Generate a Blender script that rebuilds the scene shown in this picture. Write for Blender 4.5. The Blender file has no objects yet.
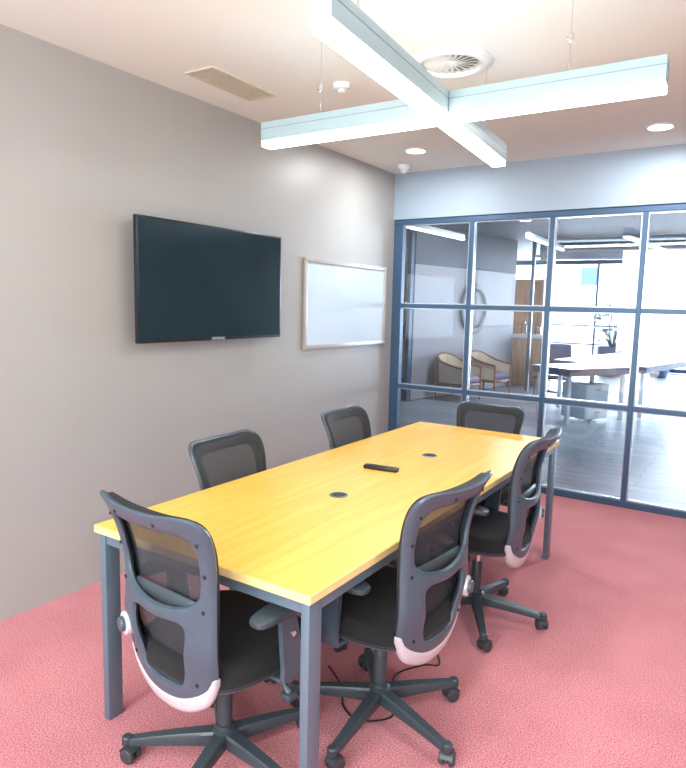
import bpy, bmesh, math, random
from mathutils import Vector, Matrix, geometry
random.seed(7)
S = bpy.context.scene
COL = S.collection
PI = math.pi
R = math.radians

# ------------------------------------------------------------------ materials
def new_mat(name):
    m = bpy.data.materials.new(name); m.use_nodes = True
    nt = m.node_tree; nt.nodes.clear()
    return m, nt
def lk(nt, a, b): nt.links.new(a, b)
def srgb(r, g, b):
    f = lambda c: (c/255/12.92) if c/255 <= .04045 else ((c/255+.055)/1.055)**2.4
    return (f(r), f(g), f(b), 1)
def pbr(name, col, rough=.5, metal=0., noise=0., nscale=20., bump=0., bscale=200., spec=.5, coat=0., tint2=None, stretch=(1, 1, 1), sheen=0.):
    m, nt = new_mat(name)
    out = nt.nodes.new('ShaderNodeOutputMaterial'); b = nt.nodes.new('ShaderNodeBsdfPrincipled')
    lk(nt, b.outputs[0], out.inputs[0])
    b.inputs['Base Color'].default_value = col
    b.inputs['Roughness'].default_value = rough; b.inputs['Metallic'].default_value = metal
    b.inputs['Specular IOR Level'].default_value = spec
    b.inputs['Coat Weight'].default_value = coat
    b.inputs['Sheen Weight'].default_value = sheen
    tc = nt.nodes.new('ShaderNodeTexCoord'); mp = nt.nodes.new('ShaderNodeMapping')
    mp.inputs['Scale'].default_value = stretch
    lk(nt, tc.outputs['Object'], mp.inputs[0])
    if noise > 0:
        n = nt.nodes.new('ShaderNodeTexNoise'); n.inputs['Scale'].default_value = nscale; n.inputs['Detail'].default_value = 5
        lk(nt, mp.outputs[0], n.inputs['Vector'])
        mx = nt.nodes.new('ShaderNodeMix'); mx.data_type = 'RGBA'
        c2 = tint2 or tuple(c*(1-noise) for c in col[:3])+(1,)
        mx.inputs[6].default_value = col; mx.inputs[7].default_value = c2
        rp = nt.nodes.new('ShaderNodeMapRange'); rp.inputs[1].default_value = .35; rp.inputs[2].default_value = .65
        lk(nt, n.outputs[0], rp.inputs[0]); lk(nt, rp.outputs[0], mx.inputs[0]); lk(nt, mx.outputs[2], b.inputs['Base Color'])
    if bump > 0:
        n2 = nt.nodes.new('ShaderNodeTexNoise'); n2.inputs['Scale'].default_value = bscale; n2.inputs['Detail'].default_value = 3
        lk(nt, mp.outputs[0], n2.inputs['Vector'])
        bp = nt.nodes.new('ShaderNodeBump'); bp.inputs['Strength'].default_value = bump; bp.inputs['Distance'].default_value = .005
        lk(nt, n2.outputs[0], bp.inputs['Height']); lk(nt, bp.outputs[0], b.inputs['Normal'])
    return m
def emit(name, col, st):
    m, nt = new_mat(name); out = nt.nodes.new('ShaderNodeOutputMaterial'); e = nt.nodes.new('ShaderNodeEmission')
    e.inputs[0].default_value = col; e.inputs[1].default_value = st; lk(nt, e.outputs[0], out.inputs[0]); return m
def carpet_mat():
    m, nt = new_mat('carpet'); N = nt.nodes.new
    out = N('ShaderNodeOutputMaterial'); b = N('ShaderNodeBsdfPrincipled'); lk(nt, b.outputs[0], out.inputs[0])
    tc = N('ShaderNodeTexCoord')
    a = N('ShaderNodeTexNoise'); a.inputs['Scale'].default_value = 190; a.inputs['Detail'].default_value = 6
    c = N('ShaderNodeTexNoise'); c.inputs['Scale'].default_value = 2.2; c.inputs['Detail'].default_value = 4
    for n in (a, c): lk(nt, tc.outputs['Object'], n.inputs['Vector'])
    r1 = N('ShaderNodeValToRGB'); r1.color_ramp.elements[0].position = .36; r1.color_ramp.elements[1].position = .62
    r1.color_ramp.elements[0].color = srgb(168, 90, 98); r1.color_ramp.elements[1].color = srgb(238, 158, 162)
    lk(nt, a.outputs[0], r1.inputs[0])
    mx = N('ShaderNodeMix'); mx.data_type = 'RGBA'; mx.blend_type = 'MULTIPLY'; mx.inputs[0].default_value = 1
    r2 = N('ShaderNodeValToRGB'); r2.color_ramp.elements[0].position = .35; r2.color_ramp.elements[1].position = .65
    r2.color_ramp.elements[0].color = (.86, .82, .84, 1); r2.color_ramp.elements[1].color = (1, 1, 1, 1)
    lk(nt, c.outputs[0], r2.inputs[0]); lk(nt, r1.outputs[0], mx.inputs[6]); lk(nt, r2.outputs[0], mx.inputs[7])
    lk(nt, mx.outputs[2], b.inputs['Base Color']); b.inputs['Roughness'].default_value = 1; b.inputs['Specular IOR Level'].default_value = .1
    b.inputs['Sheen Weight'].default_value = .15
    bp = N('ShaderNodeBump'); bp.inputs['Strength'].default_value = .8; bp.inputs['Distance'].default_value = .006
    lk(nt, a.outputs[0], bp.inputs['Height']); lk(nt, bp.outputs[0], b.inputs['Normal'])
    return m
def grain_mat(name, c1, c2, c3, axis='Y', rough=.3, coat=.2):
    m, nt = new_mat(name); N = nt.nodes.new
    out = N('ShaderNodeOutputMaterial'); b = N('ShaderNodeBsdfPrincipled'); lk(nt, b.outputs[0], out.inputs[0])
    tc = N('ShaderNodeTexCoord'); mp = N('ShaderNodeMapping')
    s = [22, 22, 22]; s['XYZ'.index(axis)] = 1.3; mp.inputs['Scale'].default_value = s
    lk(nt, tc.outputs['Object'], mp.inputs[0])
    n = N('ShaderNodeTexNoise'); n.inputs['Scale'].default_value = 1.6; n.inputs['Detail'].default_value = 8; n.inputs['Distortion'].default_value = .4
    lk(nt, mp.outputs[0], n.inputs['Vector'])
    r = N('ShaderNodeValToRGB'); e = r.color_ramp.elements
    e[0].position = .3; e[0].color = c1; e[1].position = .72; e[1].color = c3
    k = e.new(.5); k.color = c2
    lk(nt, n.outputs[0], r.inputs[0]); lk(nt, r.outputs[0], b.inputs['Base Color'])
    b.inputs['Roughness'].default_value = rough; b.inputs['Coat Weight'].default_value = coat; b.inputs['Coat Roughness'].default_value = .25
    return m
def mesh_fabric(name, col, alpha):
    m, nt = new_mat(name); N = nt.nodes.new
    out = N('ShaderNodeOutputMaterial'); mix = N('ShaderNodeMixShader'); t = N('ShaderNodeBsdfTransparent')
    b = N('ShaderNodeBsdfPrincipled'); b.inputs['Base Color'].default_value = col; b.inputs['Roughness'].default_value = .8
    tc = N('ShaderNodeTexCoord'); w = N('ShaderNodeTexNoise'); w.inputs['Scale'].default_value = 60
    lk(nt, tc.outputs['Object'], w.inputs['Vector'])
    mr = N('ShaderNodeMapRange'); mr.inputs[3].default_value = alpha-.08; mr.inputs[4].default_value = alpha+.08
    lk(nt, w.outputs[0], mr.inputs[0]); lk(nt, mr.outputs[0], mix.inputs[0])
    lk(nt, t.outputs[0], mix.inputs[1]); lk(nt, b.outputs[0], mix.inputs[2]); lk(nt, mix.outputs[0], out.inputs[0])
    return m
def glass_mat(name, tint, ior=1.5):
    m, nt = new_mat(name); N = nt.nodes.new
    out = N('ShaderNodeOutputMaterial'); mix = N('ShaderNodeMixShader'); t = N('ShaderNodeBsdfTransparent'); g = N('ShaderNodeBsdfGlossy')
    f = N('ShaderNodeFresnel'); f.inputs[0].default_value = ior; t.inputs[0].default_value = tint; g.inputs['Roughness'].default_value = 0.0
    g.inputs[0].default_value = (1, 1, 1, 1)
    lk(nt, f.outputs[0], mix.inputs[0]); lk(nt, t.outputs[0], mix.inputs[1]); lk(nt, g.outputs[0], mix.inputs[2]); lk(nt, mix.outputs[0], out.inputs[0])
    return m
def plank_mat():
    m, nt = new_mat('lobby_planks'); N = nt.nodes.new
    out = N('ShaderNodeOutputMaterial'); b = N('ShaderNodeBsdfPrincipled'); lk(nt, b.outputs[0], out.inputs[0])
    tc = N('ShaderNodeTexCoord'); br = N('ShaderNodeTexBrick'); br.inputs['Scale'].default_value = 1
    br.inputs['Brick Width'].default_value = 1.4; br.inputs['Row Height'].default_value = .16; br.inputs['Mortar Size'].default_value = .004
    br.inputs['Color1'].default_value = srgb(150, 156, 162); br.inputs['Color2'].default_value = srgb(132, 138, 146); br.inputs['Mortar'].default_value = srgb(84, 88, 96)
    lk(nt, tc.outputs['Object'], br.inputs['Vector'])
    mp = N('ShaderNodeMapping'); mp.inputs['Scale'].default_value = (2, 30, 1); lk(nt, tc.outputs['Object'], mp.inputs[0])
    n = N('ShaderNodeTexNoise'); n.inputs['Scale'].default_value = 1.5; n.inputs['Detail'].default_value = 6; lk(nt, mp.outputs[0], n.inputs['Vector'])
    mx = N('ShaderNodeMix'); mx.data_type = 'RGBA'; mx.blend_type = 'OVERLAY'; mx.inputs[0].default_value = .6
    lk(nt, br.outputs[0], mx.inputs[6]); lk(nt, n.outputs[0], mx.inputs[7]); lk(nt, mx.outputs[2], b.inputs['Base Color'])
    b.inputs['Roughness'].default_value = .4; b.inputs['Specular IOR Level'].default_value = .35
    return m

M = dict(
    wall=pbr('painted_taupe_wall', srgb(164, 162, 158), .42, noise=.04, nscale=1.5, bump=.04, bscale=300, spec=.6),
    wallb=pbr('painted_grey_bulkhead', srgb(156, 172, 186), .5, noise=.03, nscale=2),
    ceil=pbr('ceiling_paint', srgb(232, 236, 230), .85, noise=.02, nscale=1, bump=.03, bscale=200),
    carpet=carpet_mat(),
    oak=grain_mat('yellow_oak_laminate', srgb(235, 180, 74), srgb(241, 189, 84), srgb(246, 199, 96), 'Y', .34, .15),
    edge=pbr('pale_edge_band', srgb(240, 208, 140), .5, noise=.06, nscale=30),
    steel=pbr('grey_powder_coated_steel', srgb(104, 124, 138), .32, .35, noise=.05, nscale=40, bump=.03, bscale=500),
    plastic=pbr('charcoal_plastic', srgb(66, 80, 92), .36, noise=.08, nscale=60, bump=.03, bscale=900, spec=.55),
    dplastic=pbr('dark_base_plastic', srgb(56, 66, 72), .4, noise=.1, nscale=50, bump=.04, bscale=700),
    black=pbr('black_fabric', srgb(19, 20, 22), .92, noise=.35, nscale=350, bump=.5, bscale=900, sheen=.03),
    rim=pbr('black_mesh_border', srgb(30, 33, 37), .7, noise=.2, nscale=300),
    net=mesh_fabric('woven_back_net', srgb(52, 54, 58), .62),
    silver=pbr('silver_plastic', srgb(205, 203, 206), .3, .25, noise=.03, nscale=30),
    chrome=pbr('chrome', srgb(220, 222, 225), .18, .95, noise=.03, nscale=30),
    dark=pbr('black_plastic', srgb(20, 21, 23), .4, noise=.1, nscale=30),
    rubber=pbr('caster_nylon', srgb(58, 60, 64), .45, noise=.1, nscale=60),
    screen=pbr('tv_screen', srgb(34, 50, 58), .14, noise=.15, nscale=2, spec=.6),
    bezel=pbr('tv_bezel', srgb(36, 40, 46), .3, .3, noise=.1, nscale=20),
    grey=pbr('light_grey_lettering', srgb(190, 195, 200), .4, noise=.03, nscale=20),
    board=pbr('whiteboard_enamel', srgb(204, 222, 236), .16, noise=.02, nscale=3, spec=.6),
    boardframe=pbr('whiteboard_frame', srgb(186, 180, 176), .4, .3, noise=.03, nscale=30),
    lampbody=pbr('white_lamp_body', srgb(158, 180, 184), .4, noise=.02, nscale=10),
    seam=pbr('lamp_seam', srgb(120, 132, 136), .5, noise=.05, nscale=10),
    white=pbr('white_plastic', srgb(225, 228, 226), .45, noise=.03, nscale=20),
    vent=pbr('vent_metal', srgb(205, 200, 182), .5, noise=.04, nscale=20),
    ventshade=pbr('recess_shade', srgb(150, 146, 130), .7, noise=.1, nscale=30),  # darker vent tone, shade behind slats and vanes put into colour
    frame=pbr('blue_grey_mullion', srgb(66, 92, 120), .4, .3, noise=.05, nscale=20),
    glass=glass_mat('clear_pane', (.90, .95, 1, 1), 1.6),
    glass2=glass_mat('outer_pane', (.95, .97, 1, 1), 1.45),
    planks=plank_mat(),
    lwall=pbr('lobby_plaster', srgb(150, 146, 152), .6, noise=.04, nscale=2),
    ldark=pbr('lobby_dark_soffit', srgb(70, 80, 98), .7, noise=.06, nscale=2),
    lceil=pbr('lobby_ceiling_paint', srgb(78, 86, 102), .7, noise=.06, nscale=2),
    wood=grain_mat('chestnut_wood', srgb(112, 70, 52), srgb(140, 92, 70), srgb(160, 110, 86), 'Z', .4, .1),
    cane=pbr('woven_cane', srgb(226, 204, 176), .7, noise=.25, nscale=90, bump=.4, bscale=200),
    lilac=pbr('lilac_upholstery', srgb(150, 136, 160), .85, noise=.1, nscale=80, bump=.2, bscale=300),
    honey=grain_mat('honey_wood_panel', srgb(186, 138, 98), srgb(206, 160, 118), srgb(220, 178, 138), 'Z', .45, .1),
    desk=pbr('white_laminate', srgb(236, 240, 244), .25, noise=.02, nscale=4),
    deskedge=pbr('mauve_desk_edge', srgb(120, 116, 138), .5, noise=.05, nscale=10),
    bluef=pbr('blue_grey_fabric', srgb(78, 96, 130), .85, noise=.1, nscale=60, bump=.2, bscale=300),
    leaf=pbr('leaf_green', srgb(84, 112, 104), .5, noise=.3, nscale=12),
    pot=pbr('grey_planter', srgb(104, 120, 150), .5, noise=.08, nscale=20),
    ring=pbr('grey_plaster_ring', srgb(140, 140, 148), .6, noise=.05, nscale=8),
    bead=pbr('glazing_bead', srgb(196, 206, 214), .25, .6, noise=.03, nscale=20),
    upstrip=emit('added_upglow', (.78, .93, 1, 1), 3.2),  # glow added to brighten the ceiling
    facade=pbr('pale_facade', srgb(232, 234, 236), .8, noise=.04, nscale=1),
    facdark=pbr('facade_window', srgb(70, 90, 120), .3, noise=.1, nscale=3),
    strip=emit('lamp_diffuser', (1, .985, .92, 1), 8.5),
    down=emit('downlight_diffuser', (.95, .98, 1, 1), 14.0),
    lstrip=emit('lobby_lamp_diffuser', (.95, .98, 1, 1), 5.0),
    outpave=pbr('outside_paving', srgb(205, 208, 210), .8, noise=.08, nscale=2),
)

# ------------------------------------------------------------------ mesh helpers
class MB:
    def __init__(self): self.v = []; self.f = []; self.m = []; self.cur = 0
    def mat(self, i): self.cur = i; return self
    def add(self, vs, fs):
        o = len(self.v); self.v += [tuple(p) for p in vs]
        for f in fs: self.f.append([o+i for i in f]); self.m.append(self.cur)
        return self
    def frombm(self, bm):
        bm.verts.ensure_lookup_table()
        for i, v in enumerate(bm.verts): v.index = i
        self.add([v.co[:] for v in bm.verts], [[v.index for v in f.verts] for f in bm.faces]); bm.free(); return self
    def box(self, lo, hi, bev=0., mat=None, seg=2):
        bm = bmesh.new(); bmesh.ops.create_cube(bm, size=1)
        for v in bm.verts:
            v.co = Vector([(lo[k]+hi[k])/2+v.co[k]*(hi[k]-lo[k]) for k in range(3)])
        if bev > 0: bmesh.ops.bevel(bm, geom=bm.edges[:], offset=bev, segments=seg, profile=.5, affect='EDGES')
        if mat is not None: bm.transform(mat)
        return self.frombm(bm)
    def tube(self, pts, rad, n=12, caps=True, sx=1., up=None):
        P = [Vector(p) for p in pts]; k = len(P); rr = rad if isinstance(rad, (list, tuple)) else [rad]*k
        vs = []; prev = None
        for i in range(k):
            d = (P[min(i+1, k-1)]-P[max(i-1, 0)]).normalized()
            if prev is None:
                u = Vector(up) if up else (Vector((0, 0, 1)) if abs(d.z) < .9 else Vector((1, 0, 0)))
            else: u = prev
            u = (u-d*u.dot(d)).normalized(); w = d.cross(u).normalized(); prev = u
            for j in range(n):
                a = 2*PI*j/n; vs.append(P[i]+u*math.cos(a)*rr[i]+w*math.sin(a)*rr[i]*sx)
        fs = [[i*n+j, i*n+(j+1) % n, (i+1)*n+(j+1) % n, (i+1)*n+j] for i in range(k-1) for j in range(n)]
        if caps: fs += [list(range(n))[::-1], [(k-1)*n+j for j in range(n)]]
        return self.add(vs, fs)
    def lathe(self, prof, c=(0, 0, 0), n=32, axis='Z', mat=None, caps=True):
        vs = []; k = len(prof)
        for r, h in prof:
            for j in range(n):
                a = 2*PI*j/n; x, y = r*math.cos(a), r*math.sin(a)
                p = Vector((x, y, h)) if axis == 'Z' else (Vector((h, x, y)) if axis == 'X' else Vector((y, h, x)))
                if mat is not None: p = mat @ p
                vs.append(p+Vector(c))
        fs = [[i*n+j, i*n+(j+1) % n, (i+1)*n+(j+1) % n, (i+1)*n+j] for i in range(k-1) for j in range(n)]
        if caps: fs += [list(range(n))[::-1], [(k-1)*n+j for j in range(n)]]
        return self.add(vs, fs)
    def prism(self, poly, z0, z1, fn=None):
        n = len(poly); fn = fn or (lambda x, y, z: (x, y, z))
        vs = [fn(x, y, z0) for x, y in poly]+[fn(x, y, z1) for x, y in poly]
        fs = [list(range(n))[::-1], [n+i for i in range(n)]]+[[i, (i+1) % n, n+(i+1) % n, n+i] for i in range(n)]
        return self.add(vs, fs)
    def mesh(self, name, mats, smooth=True):
        me = bpy.data.meshes.new(name); me.from_pydata(self.v, [], self.f)
        mats = mats if isinstance(mats, (list, tuple)) else [mats]
        for m in mats: me.materials.append(M[m])
        me.polygons.foreach_set('material_index', self.m)
        bm = bmesh.new(); bm.from_mesh(me); bmesh.ops.recalc_face_normals(bm, faces=bm.faces[:]); bm.to_mesh(me); bm.free()
        if smooth:
            me.polygons.foreach_set('use_smooth', [True]*len(me.polygons))
            try: me.set_sharp_from_angle(angle=R(38))
            except Exception: pass
        me.update(); return me
    def obj(self, name, mats, parent=None, label=None, smooth=True):
        o = bpy.data.objects.new(name, self.mesh(name, mats, smooth)); COL.objects.link(o)
        if parent is not None: o.parent = parent
        if label: o['label'] = label
        return o
def tag(o, label=None, cat=None, group=None, kind=None):
    if label: o['label'] = label
    if cat: o['category'] = cat
    if group: o['group'] = group
    if kind: o['kind'] = kind
    return o
def thing(name, loc, rz, label, cat, group=None):
    o = bpy.data.objects.new(name, None); COL.objects.link(o); o.empty_display_size = .1
    o.location = loc; o.rotation_euler = (0, 0, rz); return tag(o, label, cat, group)
def struct(name, mb, mats, parent=None, smooth=False):
    o = mb.obj(name, mats, parent, smooth=smooth)
    if parent is None: o['kind'] = 'structure'
    return o
def copy_tree(o, parent=None):
    c = o.copy(); COL.objects.link(c)
    if parent is not None: c.parent = parent
    for ch in list(o.children): copy_tree(ch, c)
    return c

# ------------------------------------------------------------------ room shell
D = 5.30; HC = 2.745; XR = 4.3; YB = -1.6
struct('floor', MB().box((0, YB, -.1), (XR, D, 0)), 'carpet')
struct('ceiling', MB().box((0, YB, HC), (XR, D, HC+.1)), 'ceil')
struct('wall_left', MB().box((-.12, YB-.1, -.1), (0, D+.06, HC+.1)), 'wall')
struct('wall_right', MB().box((XR, YB-.1, -.1), (XR+.12, D+.06, HC+.1)), 'wall')
struct('wall_back', MB().box((0, YB-.1, -.1), (XR, YB, HC+.1)), 'wall')
GT = 2.335
struct('wall_front', MB().box((0, D-.02, GT), (XR, D+.08, HC)), 'wallb')
# glazed partition
part = bpy.data.objects.new('window_1', None); COL.objects.link(part); part.location = (0, D+.03, 0); part['kind'] = 'structure'
mb = MB(); g0, gw, rh, hw = .075, .688, .757, .019
xs = [g0+i*gw for i in range(7)]; xs[-1] = XR-.03
zs = [.035, .035+rh, .035+2*rh, GT-.03]
mb.box((0, -.035, 0), (XR, .035, .055), .004); mb.box((0, -.035, GT-.05), (XR, .035, GT), .004)
for z in zs[1:3]: mb.box((.05, -.03, z-hw), (XR-.03, .03, z+hw), .004)
for i, x in enumerate(xs):
    mb.box((x-hw, -.033, .03), (x+hw, .033, GT-.03), .004)
mb.box((-.0, -.032, .05), (.06, .032, GT-.05), .004)
struct('window_frame', mb, 'frame', part)
mb = MB()
for i in range(6):
    for j in range(3):
        a0, a1 = (xs[i]+hw if i else .061), (xs[i+1]-hw if i < 5 else XR-.045)
        b0, b1 = zs[j]+(hw if j else .020), zs[j+1]-(hw if j < 2 else .020)
        for y0, y1 in ((-.022, -.006), (.006, .022)):
            mb.box((a0, y0, b0), (a0+.009, y1, b1)).box((a1-.009, y0, b0), (a1, y1, b1)).box((a0+.009, y0, b0), (a1-.009, y1, b0+.009)).box((a0+.009, y0, b1-.009), (a1-.009, y1, b1))
struct('glazing_bead', mb, 'bead', part)
mb = MB()
for i in range(6):
    for j in range(3):
        mb.box((xs[i]+.01, -.004, zs[j]+.01), (xs[i+1]-.01, .004, zs[j+1]-.01))
struct('window_glass', mb, 'glass', part)

# ------------------------------------------------------------------ conference table
TX, TY, TW, TL = 1.0, 1.345, .956, 2.60
tbl = thing('conference_table', (TX, TY, 0), 0, 'long conference table with yellow wood top on grey steel legs', 'table')
mb = MB(); T0, T1 = .722, .75
mb.box((0, 0, T0), (TW, TL, T1-.0015), .001, seg=1).mat(1).box((.002, .002, T1-.002), (TW-.002, TL-.002, T1), .0005, seg=1)
mb.obj('tabletop', ['edge', 'oak'], tbl)
mb = MB()
mb.box((.015, .02, .680), (TW-.015, .045, T0)); mb.box((.015, TL-.045, .680), (TW-.015, TL-.02, T0))
mb.box((.015, .045, .680), (.04, TL-.045, T0)); mb.box((TW-.04, .045, .680), (TW-.015, TL-.045, T0))
mb.box((.46, .05, .69), (.50, TL-.05, T0))
mb.obj('apron_frame', 'steel', tbl)
for x in (.012, TW-.012-.03):
    for y in (.014, TL-.014-.062):
        MB().box((x, y, 0), (x+.03, y+.062, T0), .003).obj('leg', 'steel', tbl)
for gx, gy in ((.502, .822), (.496, 1.717)):
    g = MB().lathe([(.040, .0), (.040, .003), (.036, .0045), (.031, .003), (.031, .0012), (.0, .0012)], (gx, gy, T1), 32)
    o = g.obj('cable_grommet', 'steel', tbl)
    MB().lathe([(.0305, .0), (.0305, .0022), (0, .0022)], (gx, gy, T1), 24, caps=False).obj('grommet_shade_disc', 'dark', o)  # dark disc laid on the top, shade of a hole put into colour

# ------------------------------------------------------------------ task chairs
def catmull(pts, n=8, closed=True):
    out = []; k = len(pts)
    for i in range(k if closed else k-1):
        g = lambda j: Vector(pts[j % k] if closed else pts[max(0, min(k-1, j))])
        p0, p1, p2, p3 = g(i-1), g(i), g(i+1), g(i+2)
        for s in range(n):
            t = s/n
            out.append(.5*((2*p1)+(-p0+p2)*t+(2*p0-5*p1+4*p2-p3)*t*t+(-p0+3*p1-3*p2+p3)*t**3))
    if not closed: out.append(Vector(pts[-1]))
    return out
def sym(half):   # half listed from top centre (x=0) clockwise to bottom centre (x=0)
    return half+[(-x, z) for x, z in reversed(half[1:-1])]
def resample(poly, step):
    L = [0.]; n = len(poly)
    for i in range(n): L.append(L[-1]+(poly[(i+1) % n]-poly[i]).length)
    m = max(8, round(L[-1]/step)); out = []; j = 0
    for q in range(m):
        s = L[-1]*q/m
        while L[j+1] < s: j += 1
        t = (s-L[j])/max(1e-9, L[j+1]-L[j]); out.append(poly[j].lerp(poly[(j+1) % n], t))
    return out
def inside(p, poly):
    c = False; n = len(poly); x, y = p
    for i in range(n):
        a, b = poly[i], poly[i-1]
        if (a[1] > y) != (b[1] > y) and x < (b[0]-a[0])*(y-a[1])/(b[1]-a[1])+a[0]: c = not c
    return c
def dist(p, loops):
    best = 9
    for L in loops:
        n = len(L)
        for i in range(n):
            a, b = L[i-1], L[i]; ab = b-a; t = max(0, min(1, (p-a).dot(ab)/max(1e-12, ab.length_squared)))
            d = (p-(a+ab*t)).length
            if d < best: best = d
    return best
def shell(outer, holes, step, T, rad, surf, back=True):
    """solid rounded plate: outer outline, holes, half thickness T, edge radius rad, bent by surf(x,z)->y"""
    loops = [resample(outer, step)]+[resample(h, step) for h in holes]
    pts = []; edges = []
    for L in loops:
        o = len(pts); pts += L; edges += [(o+i, o+(i+1) % len(L)) for i in range(len(L))]
    nb = len(pts)
    for L, sgn in zip(loops, [1]+[-1]*len(holes)):
        n = len(L)
        for off in (rad*.3, rad*.95):
            for i in range(n):
                t = (L[(i+1) % n]-L[i-1]).normalized(); nn = Vector((t.y, -t.x))
                for s in (1, -1):
                    q = L[i]+nn*off*s
                    if inside(q, loops[0]) and not any(inside(q, h) for h in loops[1:]) and dist(q, loops) > off*.85: pts.append(q)
    xs_ = [p.x for p in loops[0]]; zs_ = [p.y for p in loops[0]]
    x = min(xs_)
    while x < max(xs_):
        z = min(zs_)
        while z < max(zs_):
            q = Vector((x+step*.4, z+step*.3))
            if inside(q, loops[0]) and not any(inside(q, h) for h in loops[1:]) and dist(q, loops) > rad+step*.5: pts.append(q)
            z += step*1.3
        x += step*1.3
    vs, es, fs, ov, oe, of = geometry.delaunay_2d_cdt(pts, edges, [], 0, 1e-6)
    keep = []
    for f in fs:
        c = sum((vs[i] for i in f), Vector((0, 0)))/len(f)
        if inside(c, loops[0]) and not any(inside(c, h) for h in loops[1:]): keep.append(f)
    front = []; bk = {}; V = []
    for i, p in enumerate(vs):
        d = dist(p, loops); onb = d < 1e-5
        t = 0 if onb else T*math.sqrt(max(0, 1-max(0, 1-d/rad)**2)) if rad > 0 else T
        y = surf(p.x, p.y)
        V.append((p.x, y+t, p.y))
        if onb: bk[i] = i
        else: bk[i] = None
    n0 = len(V)
    for i, p in enumerate(vs):
        if bk[i] is None:
            y = surf(p.x, p.y); t = V[i][1]-y
            bk[i] = len(V); V.append((p.x, y-t, p.y))
    F = [list(f) for f in keep]+[[bk[i] for i in reversed(f)] for f in keep]
    m = MB(); m.add(V, F); return m
def prof(z):
    K = [(.30, -.20), (.36, -.222), (.42, -.236), (.48, -.245), (.56, -.268), (.66, -.262), (.75, -.262), (.85, -.285), (.93, -.318), (1.0, -.362), (1.05, -.40)]
    for (a, ya), (b, yb) in zip(K, K[1:]):
        if a <= z <= b:
            t = (z-a)/(b-a); return ya+(yb-ya)*t
    return K[0][1] if z < K[0][0] else K[-1][1]
def sprof(z): return sum(prof(z+d) for d in (-.03, -.015, 0, .015, .03))/5
def surf(x, z): return sprof(z)+1.0*x*x
def Z(pts): return [(x*.885, z if z > .74 else .74-(.74-z)*1.17) for x, z in pts]
OUT = catmull(sym(Z([(0, .975), (.10, .976), (.19, .982), (.243, .975), (.268, .945), (.268, .90), (.254, .82), (.243, .74), (.243, .66), (.245, .58), (.225, .50), (.175, .432), (.09, .397), (0, .388)])), 8)
H1 = catmull(sym(Z([(0, .918), (.10, .918), (.178, .915), (.207, .885), (.205, .82), (.196, .76), (.18, .722), (.12, .695), (0, .683)])), 6)
H2 = catmull(sym(Z([(0, .648), (.07, .650), (.122, .648), (.138, .625), (.128, .57), (.112, .51), (.092, .478), (.05, .470), (0, .469)])), 6)
TRIM = catmull(sym(Z([(0, .436), (.08, .443), (.15, .466), (.195, .492), (.221, .520), (.234, .522), (.222, .482), (.180, .428), (.09, .391), (0, .381)])), 6)
NETO = catmull(sym(Z([(0, .965), (.10, .966), (.19, .970), (.238, .962), (.255, .935), (.254, .89), (.240, .81), (.230, .74), (.229, .66), (.228, .58), (.205, .51), (.15, .47), (.08, .455), (0, .45)])), 8)
NETH = catmull(sym(Z([(0, .928), (.10, .928), (.17, .930), (.205, .922), (.218, .90), (.214, .86), (.204, .81), (.196, .74), (.195, .66), (.192, .59), (.17, .535), (.12, .51), (.07, .502), (0, .50)])), 8)
def surfn(x, z): return sprof(z)+.045+.50*x*x
CACHE = {}
def cached(key, fn):
    if key not in CACHE: CACHE[key] = fn()
    return CACHE[key]
def part_obj(name, me, parent, loc=(0, 0, 0), rz=0, label=None):
    o = bpy.data.objects.new(name, me); COL.objects.link(o); o.parent = parent; o.location = loc; o.rotation_euler = (0, 0, rz)
    if label: o['label'] = label
    return o
def leg_mesh():
    m = MB(); k = 9; vs = []; sec = []
    for i in range(k):
        t = i/(k-1); r = .022+t*.308; w = .026-.010*t; top = .128-.034*t-.012*t*t; hh = .052-.026*t
        sec.append((r, w, top, top-hh))
    for r, w, zt, zb in sec:
        vs += [(r, -w*.78, zt), (r, w*.78, zt), (r, w, zt-.008), (r, w*.86, zb), (r, -w*.86, zb), (r, -w, zt-.008)]
    fs = [[i*6+j, i*6+(j+1) % 6, (i+1)*6+(j+1) % 6, (i+1)*6+j] for i in range(k-1) for j in range(6)]
    fs += [[5, 4, 3, 2, 1, 0], [(k-1)*6+j for j in range(6)]]
    m.add(vs, fs)
    m.lathe([(.016, .056), (.019, .060), (.019, .084), (.014, .089)], (.330, 0, 0), 16)
    return m.mesh('base_leg', 'dplastic')
def caster_mesh():
    m = MB(); m.lathe([(.006, .026), (.006, .062)], (0, 0, 0), 10)
    m.box((-.020, -.007, .018), (.012, .007, .050), .004)
    for s in (-1, 1):
        m.lathe([(.010, 0), (.021, .0), (.0262, .003), (.027, .009), (.0262, .015), (.02, .019), (.010, .0195)] if s > 0 else [(.010, 0), (.021, 0), (.0262, -.003), (.027, -.009), (.0262, -.015), (.02, -.019), (.010, -.0195)], (-.012, s*.008, .027), 20, 'Y')
    # wheel cover arch
    vs = []; n = 10
    for i in range(n+1):
        a = PI*i/n*.72+.3
        for r in (.029, .0315):
            for y in (-.022, .022): vs.append((-.012+r*math.cos(a), y, .027+r*math.sin(a)))
    fs = []
    for i in range(n):
        b = i*4; c = b+4
        fs += [[b, b+1, c+1, c], [b+2, c+2, c+3, b+3], [b, c, c+2, b+2], [b+1, b+3, c+3, c+1]]
    fs += [[0, 2, 3, 1], [n*4, n*4+1, n*4+3, n*4+2]]
    m.add(vs, fs)
    return m.mesh('caster', 'rubber')
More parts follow.
